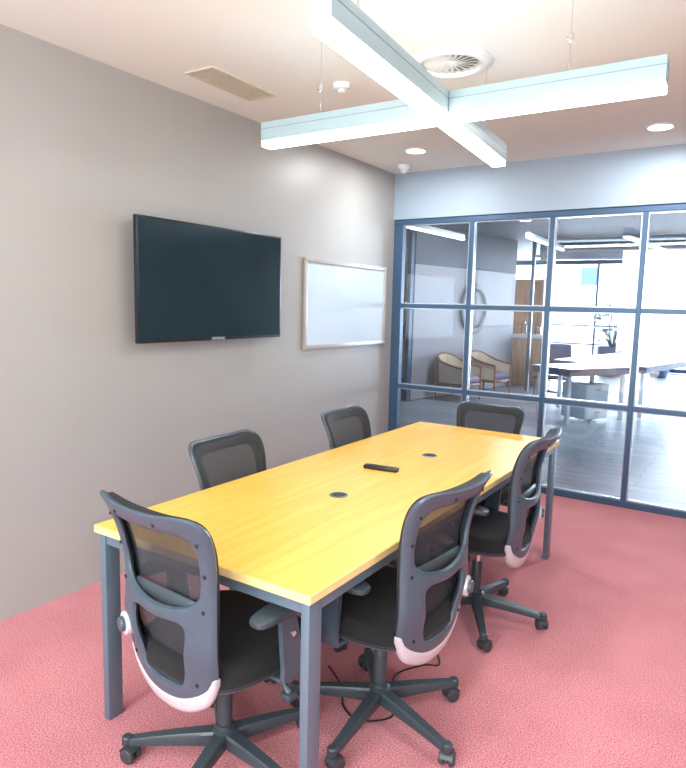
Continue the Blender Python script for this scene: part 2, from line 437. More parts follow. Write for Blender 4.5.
def seat_profile(grow, z0, z1, edge, front_drop, dish=0.):
    pts = catmull(sym([(0, .245), (.12, .243), (.20, .225), (.242, .165), (.252, .05), (.245, -.08), (.215, -.175), (.15, -.225), (.07, -.238), (0, -.24)]), 6)
    m = MB(); lv = 7; vs = []; n = len(pts)
    for i in range(lv+1):
        a = PI/2*i/lv; s = 1-(1-math.cos(a))*edge; z = z0+(z1-z0)*math.sin(a)
        for p in pts:
            x, y = p.x*s*grow, p.y*s*grow; vs.append((x, y, z-front_drop*max(0, y-.08)**2))
    for q in (.75, .5, .25, .08):
        for p in pts:
            s = (1-edge)*q; x, y = p.x*s*grow, p.y*s*grow; vs.append((x, y, z1-dish*(1-q)-front_drop*max(0, y-.08)**2))
    L = lv+5
    fs = [[i*n+j, i*n+(j+1) % n, (i+1)*n+(j+1) % n, (i+1)*n+j] for i in range(L-1) for j in range(n)]
    fs += [list(range(n))[::-1], [(L-1)*n+j for j in range(n)]]
    m.add(vs, fs); return m
def arm_mesh(s):
    # flat upright plate angled beside the seat, with a foot running under it
    m = MB(); x = s*.272
    path = [(-.01, .405), (.065, .405), (.075, .42), (.055, .55), (.035, .632), (-.025, .632), (-.02, .56), (-.010, .45)]
    m.prism(path, x-.009*s, x+.009*s, lambda a, b, c: (c, a, b))
    m.box((min(s*.12, x), -.01, .398), (max(s*.12, x), .055, .412), .003)
    return m
def pad_mesh(s):
    pts = catmull(sym([(0, .11), (.028, .105), (.040, .07), (.038, -.04), (.034, -.10), (.022, -.125), (0, -.13)]), 5)
    m = MB(); n = len(pts); vs = []
    for sc, z in ((.86, .630), (1, .635), (1.02, .643), (1, .651), (.9, .657), (.6, .660)):
        for p in pts: vs.append((s*.272+p.x*sc, p.y*sc, z+.006*math.cos(p.y*12)-.004))
    L = 6
    fs = [[i*n+j, i*n+(j+1) % n, (i+1)*n+(j+1) % n, (i+1)*n+j] for i in range(L-1) for j in range(n)]+[list(range(n))[::-1], [(L-1)*n+j for j in range(n)]]
    return m.add(vs, fs)
def knob_frame(s):
    z = .540; x = .178*s; p = Vector((x, surf(x, z)-.012, z))
    d = Vector((s*.25, -.97, 0)).normalized()
    q = d.to_track_quat('Z', 'Y').to_matrix().to_4x4(); q.translation = p; return q

def make_chair(loc, rz, base_rz, label, drop=0., knob=1, arms=True):
    root = thing('office_chair', loc, rz, label, 'chair', 'mesh office chairs around the table')
    hub = part_obj('base_hub', cached('hub', lambda: MB().lathe([(.030, .070), (.040, .078), (.043, .10), (.040, .128), (.030, .134), (.029, .15)], n=24).mesh('base_hub', 'dplastic')), root)
    lm = cached('leg', leg_mesh); cm = cached('caster', caster_mesh)
    for k in range(5):
        a = base_rz-rz+k*2*PI/5
        lg = part_obj('base_leg', lm, root, (0, 0, 0), a)
        part_obj('caster', cm, lg, (.330, 0, 0), random.uniform(-1.2, 1.2))
    def gas():
        m = MB(); m.lathe([(.025, .14), (.025, .285), (.021, .292)], n=20).mat(1).lathe([(.0145, .285), (.0145, .40-drop)], n=16); return m.mesh('gas_lift', ['dplastic', 'chrome'])
    part_obj('gas_lift', cached(('gas', drop), gas), root)
    dz = (0, 0, -drop)
    def mech():
        m = MB(); m.box((-.085, -.12, .372), (.085, .11, .412), .012); m.box((-.05, -.235, .375), (.05, -.10, .398), .006); m.box((-.045, -.232, .375), (.045, -.205, .46), .006)
        return m.mesh('tilt_mechanism', 'dplastic')
    part_obj('tilt_mechanism', cached('mech', mech), root, dz)
    def lever():
        m = MB(); m.tube([(.07, .02, .392), (.14, .025, .392), (.20, .03, .388), (.245, .03, .372), (.262, .03, .350)], [.008, .008, .009, .011, .013], 10)
        m.box((.240, .008, .330), (.284, .052, .356), .010); return m.mesh('tilt_lever', 'dplastic')
    part_obj('tilt_lever', cached('lever', lever), root, dz)
    part_obj('seat_pan', cached('pan', lambda: seat_profile(1.0, .440, .410, .18, .35).mesh('seat_pan', 'plastic')), root, dz)
    part_obj('seat_cushion', cached('cush', lambda: seat_profile(1.0, .434, .496, .14, .45, .008).mesh('seat_cushion', 'black')), root, dz)
    if arms:
        for s in (-1, 1):
            am = part_obj('arm_bracket', cached(('arm', s), lambda: arm_mesh(s).mesh('arm_bracket', 'plastic')), root, dz)
            part_obj('arm_pad', cached(('pad', s), lambda: pad_mesh(s).mesh('arm_pad', 'dplastic')), am)
            part_obj('bolt', cached(('bolt', s), lambda: MB().lathe([(.010, 0), (.010, s*.004), (.006, s*.006)], (s*.281, .028, .555), 14, 'X').mesh('bolt', 'chrome')), am, label='chrome bolt')
    def frame(): return shell(OUT, [H1, H2], .011, .013, .016, surf).mesh('back_frame', 'plastic')
    bf = part_obj('back_frame', cached('frame', frame), root, dz)
    for x, z in ((.204, .90), (.199, .80), (.185, .69), (.147, .455), (.09, .945)):
        for sx in (-1, 1):
            part_obj('frame_screw', cached(('scr', x, z, sx), lambda: MB().lathe([(.0058, 0), (.0058, -.0035), (.004, -.0045), (.002, -.003)], (sx*x, surf(x, z)-.0125, z), 10, 'Y').mesh('frame_screw', 'dark')), bf)
    def trim(): return shell(TRIM, [], .010, .0155, .012, surf).mesh('lower_trim', 'silver')
    part_obj('lower_trim', cached('trim', trim), root, dz, label='silver curved lower trim')
    def rim(): return shell(NETO, [NETH], .011, .0035, .004, surfn).mesh('mesh_border', 'rim')
    nb = part_obj('mesh_border', cached('rim', rim), root, dz)
    def link():
        m = MB()
        OO, NN = resample(OUT, .02), resample(NETO, .02)
        n = 90; a = resample(OUT, sum((OUT[i]-OUT[i-1]).length for i in range(len(OUT)))/n)[:n]; b = resample(NETO, sum((NETO[i]-NETO[i-1]).length for i in range(len(NETO)))/n)[:n]
        vs = []
        for p, q in zip(a, b):
            p2 = p*.975+Vector((0, .69))*.025
            q2 = q*.995+Vector((0, .69))*.005
            vs += [(p2.x, surf(p2.x, p2.y)+.004, p2.y), (q2.x, surfn(q2.x, q2.y), q2.y)]
        fs = [[2*i, 2*((i+1) % n), 2*((i+1) % n)+1, 2*i+1] for i in range(n)]
        vs2 = []
        for i in range(n):
            A, B = Vector(vs[2*i]), Vector(vs[2*i+1]); c = Vector((0, A.y, .69)); d = (c-A).normalized()*.004
            vs2 += [A+d, B+d]
        o = 2*n
        fs += [[o+2*i, o+2*i+1, o+2*((i+1) % n)+1, o+2*((i+1) % n)] for i in range(n)]
        fs += [[2*i, o+2*i, o+2*((i+1) % n), 2*((i+1) % n)] for i in range(n)]+[[2*i+1, 2*((i+1) % n)+1, o+2*((i+1) % n)+1, o+2*i+1] for i in range(n)]
        m.add(vs+vs2, fs); return m.mesh('side_gusset', 'rim')
    part_obj('side_gusset', cached('link', link), root, dz)
    def net(): return shell(NETH, [], .016, .0012, .001, surfn).mesh('mesh_panel', 'net')
    part_obj('mesh_panel', cached('net', net), root, dz)
    def lumbar():
        m = MB(); pts = []
        for i in range(13):
            x = -.16+.32*i/12; z = .685-.35*x*x
            pts.append((x, surfn(x, z)-.020, z))
        rr = [.010]+[.024]*11+[.010]; m.tube(pts, rr, 12, True, .42, (0, 0, 1)); return m.mesh('lumbar_pad', 'dplastic')
    part_obj('lumbar_pad', cached('lum', lumbar), root, dz)
    if knob:
        q = knob_frame(knob)
        def kn(): return MB().lathe([(.036, -.014), (.038, .006), (.036, .013), (.026, .015)], (0, 0, 0), 28, mat=q).mesh('lumbar_knob', 'silver')
        ko = part_obj('lumbar_knob', cached(('kn', knob), kn), root, dz, label='silver round adjustment knob')
        def kc(): return MB().lathe([(.0235, .010), (.0235, .024), (.020, .028)], (0, 0, 0), 24, mat=q).mesh('knob_cap', 'plastic')
        part_obj('knob_cap', cached(('kc', knob), kc), ko)
    return root
CH = [
    ((1.540, 1.445, 0), R(-5), R(212), 'empty charcoal mesh chair at the near short end of the table, nearest the camera', 0, -1),
    ((1.848, 1.950, 0), R(84), R(-88), 'charcoal mesh chair on the right side of the table, nearer the camera', 0, 1),
    ((1.845, 2.92, 0), R(92), R(10), 'charcoal mesh chair on the right side of the table, nearer the glass partition', 0, 1),
    ((1.17, 2.14, 0), R(-88), R(20), 'charcoal mesh chair between table and wall, directly below the television', .055, 0),
    ((1.175, 3.14, 0), R(-88), R(50), 'charcoal mesh chair between table and wall, closer to the whiteboard', .055, 0),
    ((1.44, 3.85, 0), R(180), R(0), 'charcoal mesh chair at the far short end of the table, backed by the glass partition', .085, 0),
]
for loc, rz, brz, lab, drop, kb in CH: make_chair(loc, rz, brz, lab, drop, kb)

# ------------------------------------------------------------------ things on / under the table
def remote():
    ang = math.atan2(2.657-2.636, 1.527-1.347)
    o = thing('remote_control', (1.437, 2.640, .75), ang, 'small black remote control lying on the yellow tabletop', 'remote control')
    m = MB(); pts = []
    m.box((-.088, -.021, 0), (.088, .021, .019), .006, seg=3); m.obj('remote_body', 'dark', o)
    m = MB()
    for i in range(7):
        for j in (-1, 0, 1): m.box((-.06+i*.015, j*.011-.0035, .0185), (-.052+i*.015, j*.011+.0035, .0205), .001, seg=1)
    m.obj('buttons', 'bezel', o); MB().box((.072, -.0195, .001), (.0886, .0195, .0196), .005).obj('end_cap', 'bezel', o)
remote()
cp = catmull([(1.72, 2.62, .004), (1.79, 2.55, .004), (1.86, 2.46, .004), (1.885, 2.40, .004), (1.83, 2.36, .004), (1.77, 2.22, .004), (1.86, 2.05, .004), (1.885, 1.97, .004), (1.80, 1.89, .004), (1.70, 1.93, .004), (1.63, 2.03, .004), (1.50, 2.12, .004)], 10, False)
tag(MB().tube(cp, .0035, 8).obj('power_cable', 'dark'), 'thin black cable lying in loops on the red carpet under the table', 'cable')

# ------------------------------------------------------------------ television and whiteboard
tv = thing('television', (.094, 2.885, 1.655), R(0.4), 'large black flat television mounted on the taupe wall', 'television')
w, h = .618, .345
MB().box((-.012, -w, -h), (.016, w, h), .006).obj('casing', 'bezel', tv)
MB().box((.0145, -w+.012, -h+.018), (.0172, w-.012, h-.012), .0005, seg=1).obj('screen', 'screen', tv)
MB().box((-.093, -.2, -.15), (-.010, .2, .15), .004).obj('wall_bracket', 'dark', tv)
cu = bpy.data.curves.new('txt', 'FONT'); cu.body = 'SAMSUNG'; cu.size = .026; cu.extrude = .0006; cu.align_x = 'CENTER'; cu.align_y = 'CENTER'
to = bpy.data.objects.new('txt', cu); COL.objects.link(to); bpy.context.view_layer.update()
me = bpy.data.meshes.new_from_object(to.evaluated_get(bpy.context.evaluated_depsgraph_get())); bpy.data.objects.remove(to)
me.materials.clear(); me.materials.append(M['grey']); me.transform(Matrix.Rotation(PI/2, 4, 'Z') @ Matrix.Rotation(PI/2, 4, 'X'))
part_obj('brand_lettering', me, tv, (.0172, 0, -h+.011))
wb = thing('whiteboard', (0, 4.52, 1.545), 0, 'white magnetic board in a beige grey frame on the left wall', 'whiteboard')
w, h = .625, .352
MB().box((.002, -w+.02, -h+.02), (.012, w-.02, h-.02)).obj('writing_surface', 'board', wb)
m = MB()
for a in (((.001, -w, -h), (.022, w, -h+.035)), ((.001, -w, h-.035), (.022, w, h)), ((.001, -w, -h+.03), (.022, -w+.035, h-.03)), ((.001, w-.035, -h+.03), (.022, w, h-.03))): m.box(*a, .003)
m.obj('board_frame', 'boardframe', wb)

# ------------------------------------------------------------------ ceiling fittings
pl = thing('pendant_light', (1.755, 2.50, 2.30), R(0), 'large cross shaped white linear light hanging from the ceiling', 'ceiling light')
A1 = R(4.9)
def bar(x0, x1, y0, y1, rot):
    b = bpy.data.objects.new
    mt = Matrix.Rotation(rot, 4, 'Z')
    body = MB().box((x0, y0, .026), (x1, y1, .112), .002, mt)
    o = body.obj('lamp_housing', 'lampbody', pl)
    long_x = (x1-x0) > (y1-y0)
    m = MB()
    if long_x: m.box((x0-.0008, y0-.0008, .080), (x1+.0008, y1+.0008, .0822), 0, mt)
    else: m.box((x0-.0008, y0-.0008, .080), (x1+.0008, y1+.0008, .0822), 0, mt)
    m.obj('housing_seam', 'seam', o)
    MB().box((x0+.002, y0+.002, 0), (x1-.002, y1-.002, .027), .003, mt).obj('light_diffuser', 'strip', pl)
    MB().box((x0+.012, y0+.012, .1115), (x1-.012, y1-.012, .114), 0, mt).obj('added_upglow_strip', 'upstrip', pl)  # unseen glowing strip added on top to lighten the ceiling
bar(-.037, .037, -1.0, .90, A1)
bar(-.935, -.041, -.037, .037, R(1))
bar(.041, .83, -.037, .037, R(1))
for x, y in ((.50, .0), (-.62, .0), (.072, -.78), (-.055, .60)):
    wv = MB().tube([(x, y, .112), (x, y, HC-2.30)], .0013, 6); wv.obj('suspension_wire', 'chrome', pl)
    MB().lathe([(.002, .215), (.009, .22), (.009, .25), (.002, .255)], (x, y, 0), 12).box((x-.018, y-.004, .228), (x, y+.004, .24), .001).tube([(x-.012, y, .112), (x, y, .17), (x+.012, y, .112)], .0015, 6).obj('wire_gripper', 'chrome', pl)
def ring_light(name, x, y, lab):
    o = thing(name, (x, y, HC), 0, lab, 'ceiling light', 'round downlights')
    MB().lathe([(.085, 0), (.085, -.006), (.076, -.010), (.072, -.006)], n=32, caps=False).obj('trim_ring', 'white', o)
    MB().lathe([(.0725, -.001), (.0725, -.006), (.05, -.0075), (0, -.008)], n=32, caps=False).obj('light_diffuser', 'down', o)
ring_light('downlight', .575, 4.56, 'round recessed downlight by the left wall, above the whiteboard corner')
ring_light('downlight', 2.27, 4.72, 'round recessed downlight on the right, near the glass partition')
ring_light('downlight', 3.6, 1.6, 'round recessed downlight behind the camera on the right')
ring_light('downlight', 1.2, -.6, 'round recessed downlight behind the camera on the left')
df = thing('air_diffuser', (1.545, 3.02, HC), 0, 'round white air diffuser in the ceiling behind the cross light', 'air vent')
MB().lathe([(.20, 0), (.20, -.008), (.190, -.020), (.168, -.030), (.150, -.028), (.142, -.016), (.140, -.001)], n=48, caps=False).obj('outer_ring', 'white', df)
m = MB()
for i in range(20):
    a = 2*PI*i/20; m.box((.030, -.012, -.012), (.132, .010, -.009), .001, Matrix.Rotation(a, 4, 'Z') @ Matrix.Rotation(R(22), 4, 'X'), 1)
m.obj('swirl_vanes', 'white', df)
MB().lathe([(.034, -.004), (.034, -.020), (.02, -.024), (0, -.024)], n=24, caps=False).obj('centre_cap', 'white', df)
MB().lathe([(.135, -.0005), (0, -.0006)], n=40, caps=False).obj('duct_shade_disc', 'ventshade', df)  # flat disc with the duct's shade in its colour
vt = thing('ceiling_vent', (.365, 2.735, HC), R(1), 'long slatted beige air vent in the ceiling close to the left wall', 'air vent')
m = MB(); a, b = .10, .26
for q in (((-a, -b, -.008), (-a+.018, b, 0)), ((a-.018, -b, -.008), (a, b, 0)), ((-a+.018, -b, -.008), (a-.018, -b+.018, 0)), ((-a+.018, b-.018, -.008), (a-.018, b, 0))): m.box(*q, .001, seg=1)
m.obj('vent_frame', 'vent', vt)
m = MB()
for i in range(9):
    x = -a+.026+i*.0187; m.box((x-.0065, -b+.018, -.006), (x+.0065, b-.018, -.003))
m.obj('slats', 'vent', vt); MB().box((-a+.018, -b+.018, -.0015), (a-.018, b-.018, -.0003)).obj('recess_shade', 'ventshade', vt)  # flat sheet with the shade between slats in its colour
sm = thing('smoke_detector', (.895, 3.035, HC), 0, 'small round white smoke detector on the ceiling', 'smoke detector')
MB().lathe([(.05, 0), (.05, -.012), (.044, -.026), (.03, -.032), (0, -.033)], n=32, caps=False).obj('detector_body', 'white', sm)
MB().lathe([(.022, -.030), (.022, -.042), (.014, -.046), (0, -.047)], n=20, caps=False).lathe([(.0225, -.034), (.0235, -.036), (.0225, -.038)], n=20, caps=False).obj('sensor_cap', 'white', sm)
cc = thing('security_camera', (.25, 4.99, HC), 0, 'small white dome camera at the ceiling corner by the left wall', 'camera')
MB().lathe([(.055, 0), (.055, -.018), (.048, -.03), (.04, -.032)], n=28, caps=True).obj('camera_base', 'white', cc)
MB().lathe([(.04, -.030), (.038, -.045), (.028, -.06), (.012, -.068), (0, -.069)], n=24, caps=False).obj('dome', 'grey', cc)

# ------------------------------------------------------------------ lobby beyond the glass
LC = 2.86; LY = 18.0
struct('floor_lobby', MB().box((-8, D+.0, -.12), (9, LY, -.012)), 'planks')
struct('ceiling_lobby', MB().box((-8, D+.08, LC), (9, LY+.2, LC+.1)), 'lceil')
struct('wall_lobby_left', MB().box((-8.1, D, -.1), (-8, LY, LC)), 'lwall')
struct('wall_lobby_right', MB().box((9, D, -.1), (9.1, LY, LC)), 'lwall')
struct('wall_lobby_near', MB().box((-8, D-.02, -.1), (-.12, D+.06, LC)).box((XR+.12, D-.02, -.1), (9, D+.06, LC)).box((-.12, D+.0, HC), (XR+.12, D+.08, LC+.1)), 'lwall')
# lobby side wall block carrying the round mirror
def slab(x0, y0, x1, y1, th, z0, z1):
    d = Vector((x1-x0, y1-y0, 0)).normalized(); n = Vector((-d.y, d.x, 0))*th
    a, b = Vector((x0, y0, 0)), Vector((x1, y1, 0))
    P = [(a.x, a.y), (b.x, b.y), (b.x+n.x, b.y+n.y), (a.x+n.x, a.y+n.y)]
    return MB().prism(P, z0, z1)
SA, SB = (-1.80, 9.3), (-1.20, 12.5)
struct('wall_side', slab(*SA, *SB, .09, 0, 2.22), 'lwall')
struct('wall_soffit', slab(*SA, *SB, .09, 2.22, LC), 'ldark')
struct('trim_1', slab(SA[0]-.03, SA[1]-.09, SA[0]-.012, SA[1]-.01, .07, 0, LC), 'frame')
sd = (Vector(SB)-Vector(SA)).normalized(); sn = Vector((sd.y, -sd.x)); sang = math.atan2(sd.y, sd.x)
def side_pt(t, off=0): q = Vector(SA)+sd*t+sn*off; return q
q = side_pt(1.78, .004)
mr = thing('wall_ring', (q.x, q.y, 1.52), sang, 'large round grey ring ornament on the lobby wall above the cane armchairs', 'wall ornament')
bm_ = MB(); n = 48; pr = [(.45, 0), (.45, -.03), (.43, -.04), (.37, -.04), (.35, -.03), (.35, 0)]
vs = [(r*math.cos(2*PI*j/n), h, r*math.sin(2*PI*j/n)) for r, h in pr for j in range(n)]
bm_.add(vs, [[i*n+j, i*n+(j+1) % n, ((i+1) % 6)*n+(j+1) % n, ((i+1) % 6)*n+j] for i in range(6) for j in range(n)])
bm_.obj('ring_band', 'ring', mr)
def armchair(t, lab):
    q = side_pt(t, .42)
    o = thing('cane_armchair', (q.x, q.y, 0), sang, lab, 'armchair', 'cane armchairs in the lobby'); o.scale = (.88, .86, .88)
    # local: x along wall, -y faces the room
    for x in (-.30, .30):
        for y, hh in ((-.30, .62), (.32, .80)):
            MB().tube([(x, y, 0), (x*1.0, y, hh*.6), (x*1.04, y*1.02, hh)], [.018, .024, .022], 8).obj('leg', 'wood', o)
    MB().box((-.31, -.31, .27), (.31, .31, .33), .01).obj('seat_rail', 'wood', o)
    MB().box((-.29, -.31, .33), (.29, .25, .45), .04, seg=3).obj('seat_cushion', 'lilac', o)
    pts = catmull([(-.32, -.33, .62), (-.33, -.05, .66), (-.325, .22, .74), (-.2, .35, .83), (0, .38, .86), (.2, .35, .83), (.325, .22, .74), (.33, -.05, .66), (.32, -.33, .62)], 6, False)
    MB().tube(pts, .022, 8).obj('arm_rail', 'wood', o)
    m = MB(); k = len(pts); v1 = [(p.x*.98, p.y*.98, p.z) for p in pts]+[(p.x*.95, p.y*.95, .33) for p in pts]
    v2 = [(p.x*.955, p.y*.955, p.z) for p in pts]+[(p.x*.925, p.y*.925, .33) for p in pts]
    fs = [[i, i+1, k+i+1, k+i] for i in range(k-1)]+[[2*k+i, 3*k+i, 3*k+i+1, 2*k+i+1] for i in range(k-1)]
    fs += [[i, 2*k+i, 2*k+i+1, i+1] for i in range(k-1)]+[[k+i, k+i+1, 3*k+i+1, 3*k+i] for i in range(k-1)]
    m.add(v1+v2, fs); m.obj('cane_panel', 'cane', o)
    for x in (-.12, .12): MB().tube([(x, .355, .33), (x, .365, .845)], .012, 6).obj('back_spindle', 'wood', o)
armchair(.75, 'cane and wood armchair with lilac seat against the lobby wall, nearer the glass')
armchair(1.75, 'cane and wood armchair with lilac seat against the lobby wall, farther from the glass')
# pantry visible through the gap left of the lobby wall
pk = thing('pantry_cabinet', (-3.2, 12.4, 0), 0, 'pale pantry cabinet with wood top seen past the lobby wall edge', 'cabinet')
MB().box((-.9, -.3, .08), (.9, .3, .86), .01).box((-.88, -.27, 0), (.88, .27, .08)).obj('cabinet_body', 'desk', pk)
MB().box((-.93, -.34, .86), (.93, .32, .91), .006).obj('worktop', 'wood', pk)
for i in range(3): d_ = MB().box((-.88+i*.6, -.318, .1), (-.30+i*.6, -.30, .84), .003).obj('door', 'desk', pk); MB().box((-.36+i*.6, -.332, .6), (-.345+i*.6, -.318, .78), .002).obj('handle', 'chrome', d_)
hp = thing('wall_panel', (-3.2, 13.0, 0), 0, 'tall honey coloured wood panel behind the pantry cabinet', 'wood panel')
MB().box((-1.1, -.05, 0), (1.1, .05, 2.5), .004).obj('panel_board', 'honey', hp)
for k, (x, hgt, mt) in enumerate(((-.35, .30, 'leaf'), (-.12, .22, 'dark'), (.08, .26, 'honey'))):
    o = MB().lathe([(.045, 0), (.05, .02), (.05, hgt*.6), (.022, hgt*.8), (.022, hgt)], (-3.2+x, 12.35, .91), 16).obj('jar', mt)
    tag(o, ('green jar', 'dark jar', 'amber jar')[k]+' standing on the pantry worktop past the lobby wall edge', 'jar', 'jars on the pantry worktop')

# reception counter with honey panel
rc = thing('reception_counter', (-.95, 13.1, 0), 0, 'reception counter with honey wood front and pale stone top in the lobby', 'counter')
MB().box((-.35, -.3, 0), (.32, .3, .95), .01).obj('counter_body', 'honey', rc)
MB().box((-.40, -.36, .95), (.38, .34, 1.02), .01).obj('countertop', 'desk', rc)
for x, hh in ((-.18, .30), (.10, .22)):
    tag(MB().lathe([(.05, 0), (.055, .02), (.055, hh*.65), (.02, hh*.8), (.02, hh)], (-.95+x, 13.0, 1.02), 16).obj('water_bottle', 'glass2'), ('tall' if hh > .25 else 'short')+' clear bottle standing on the reception counter', 'bottle', 'bottles on the reception counter')
bk = thing('display_shelf', (-1.5, 14.3, 0), 0, 'honey wood display shelving behind the reception counter', 'shelf')
MB().box((-.8, .12, 0), (.4, .16, 2.2)).box((-.8, -.15, 0), (-.76, .12, 2.2)).box((.36, -.15, 0), (.4, .12, 2.2)).obj('shelf_case', 'honey', bk)
for z in (.02, .6, 1.1, 1.6, 2.14): MB().box((-.76, -.15, z), (.36, .12, z+.04)).obj('shelf_board', 'honey', bk)
# frosted divider post
struct('trim_2', MB().box((-.72, 11.9, 0), (-.66, 11.96, LC)), 'frame')

# desks
def desk(x, y, rz, L, W, lab):
    o = thing('white_desk', (x, y, 0), rz, lab, 'desk', 'white lobby desks')
    MB().box((-L/2, -W/2, .75), (L/2, W/2, .762), .002, seg=1).obj('desktop', 'desk', o)
    MB().box((-L/2+.005, -W/2+.005, .66), (L/2-.005, W/2-.005, .75), .003, seg=1).obj('desk_edge', 'deskedge', o)
    for sx in (-1, 1):
        for sy in (-1, 1): MB().box((sx*(L/2-.08)-.025, sy*(W/2-.08)-.025, 0), (sx*(L/2-.08)+.025, sy*(W/2-.08)+.025, .67), .003).obj('leg', 'desk', o)
    return o
desk(.87, 9.33, R(60), 1.2, .7, 'white desk with mauve edge in the lobby, behind the grey lounge chair')
desk(1.25, 11.6, R(79), 3.2, 1.4, 'long white desk with mauve edge at the right of the lobby')
pd = thing('drawer_pedestal', (.92, 9.40, 0), R(60), 'low white drawer pedestal under the nearer lobby desk', 'pedestal')
MB().box((-.22, -.22, .03), (.22, .22, .52), .008).obj('pedestal_body', 'desk', pd)
for i in range(3): f_ = MB().box((-.20, -.232, .04+i*.16), (.20, -.22, .19+i*.16), .002).obj('drawer', 'desk', pd); MB().box((-.05, -.240, .12+i*.16), (.05, -.232, .13+i*.16)).obj('handle', 'chrome', f_)
def lounge(x, y, rz, lab):
    o = thing('lounge_chair', (x, y, 0), rz, lab, 'lounge chair', 'grey lounge chairs')
    MB().box((-.30, -.28, .34), (.30, .28, .48), .05, seg=3).obj('seat', 'deskedge', o)
    MB().box((-.29, .22, .44), (.29, .32, .95), .045, seg=3, mat=Matrix.Rotation(R(-6), 4, 'X')).obj('backrest', 'deskedge', o)
    for s in (-1, 1): MB().box((s*.32-.03, -.25, .34), (s*.32+.03, .25, .62), .02).obj('armrest', 'deskedge', o)
    MB().tube([(0, 0, .06), (0, 0, .36)], .025, 10).obj('post', 'dark', o)
    MB().lathe([(.24, 0), (.24, .012), (.05, .03), (.03, .06)], n=24).obj('foot_disc', 'dark', o)
lounge(-.16, 12.3, R(175), 'grey blue lounge chair on a disc foot standing beside the nearer white lobby desk')
ct = thing('coffee_table', (.08, 10.7, 0), R(15), 'small low coffee table with dark rim in front of the lobby desks', 'side table')
MB().box((-.28, -.2, .40), (.28, .2, .43), .004).obj('tabletop', 'dark', ct)
for sx in (-1, 1):
    for sy in (-1, 1): MB().box((sx*.25-.012, sy*.17-.012, 0), (sx*.25+.012, sy*.17+.012, .40)).obj('leg', 'frame', ct)
def plant(x, y, hh, n, lab, sc=1.):
    o = thing('potted_plant', (x, y, 0), 0, lab, 'plant', 'potted plants by the far windows')
    MB().lathe([(.17*sc, 0), (.20*sc, .1), (.24*sc, .42*sc), (.235*sc, .46*sc), (.20*sc, .455*sc), (.19*sc, .40*sc), (0, .40*sc)], n=24).obj('planter', 'pot', o)
    st = MB(); lf = MB(); rnd = random.Random(int(x*100))
    for i in range(n):
        a = rnd.uniform(0, 2*PI); t = rnd.uniform(.25, 1); z = .4*sc+(hh-.4*sc)*t; r = rnd.uniform(.08, .36)*sc*(1.2-.4*t)
        c = Vector((r*math.cos(a), r*math.sin(a), z)); base = Vector((.02*math.cos(a), .02*math.sin(a), .4*sc))
        st.tube([base, (base+c)/2+Vector((0, 0, .05)), c], .006, 5)
        L = rnd.uniform(.16, .26)*sc; d = Vector((math.cos(a), math.sin(a), rnd.uniform(-.3, .5))).normalized(); w_ = d.cross(Vector((0, 0, 1))).normalized()*L*.28; u = d.cross(w_).normalized()*.004
        lf.add([c-u, c+d*L*.5+w_-u, c+d*L-u*.3-Vector((0, 0, .04)), c+d*L*.5-w_-u, c+u, c+d*L*.5+w_+u, c+d*L+u*.3-Vector((0, 0, .04)), c+d*L*.5-w_+u], [[0, 1, 2, 3], [7, 6, 5, 4], [0, 4, 5, 1], [1, 5, 6, 2], [2, 6, 7, 3], [3, 7, 4, 0]])
    st.obj('stems', 'leaf', o); lf.obj('foliage', 'leaf', o)
plant(.0, 16.3, 1.65, 60, 'leafy plant in a wide blue grey planter, left of two by the far windows', 1.5)
plant(1.0, 16.7, 1.7, 46, 'leafy potted plant in a blue grey planter, right of the two by the far windows', 1.1)
# lobby lamps
def lobby_bar(x, y, z, L, rz, lab):
    o = thing('linear_lamp', (x, y, z), rz, lab, 'ceiling light', 'linear lobby lamps')
    MB().box((-L/2, -.03, .02), (L/2, .03, .08), .003).obj('lamp_housing', 'white', o)
    MB().box((-L/2, -.028, 0), (L/2, .028, .02)).obj('light_diffuser', 'lstrip', o)
    for s in (-1, 1): MB().tube([(s*(L/2-.2), 0, .08), (s*(L/2-.2), 0, LC-z)], .003, 6).obj('suspension_wire', 'chrome', o)
lobby_bar(-.97, 8.2, 2.55, 1.9, R(88), 'white linear lamp added in the lobby, standing in for a reflection in the top left pane')  # lamp added in place of a lamp reflection on the glass
lobby_bar(-.2, 11.0, 2.62, 2.4, R(92), 'thin white linear lamp hanging in the lobby, running away from the glass')
lobby_bar(.5, 14.0, 2.60, 3.6, R(8), 'long white linear lamp hanging across the lobby before the far windows')
for x, y, lb in ((-.15, 9.6, 'left of the two, above the waiting area'), (1.9, 9.4, 'right of the two, above the long white desk')):
    o = thing('lobby_downlight', (x, y, LC), 0, 'round lobby ceiling downlight, '+lb, 'ceiling light', 'lobby downlights')
    MB().lathe([(.10, 0), (.10, -.008), (.09, -.012), (.085, -.008)], n=28, caps=False).obj('trim_ring', 'white', o)
    MB().lathe([(.086, -.002), (.086, -.008), (0, -.009)], n=28, caps=False).obj('light_diffuser', 'lstrip', o)
du = thing('air_duct', (1.4, 12.9, 2.66), R(4), 'exposed silver air duct under the lobby ceiling', 'duct')
MB().tube([(-2.2, 0, 0), (2.8, .1, 0)], .17, 20).obj('duct_pipe', 'silver', du)
for x in (-1.6, 0, 1.6): MB().tube([(x, 0, .16), (x, 0, LC-2.66)], .006, 6).obj('hanger_rod', 'chrome', du)

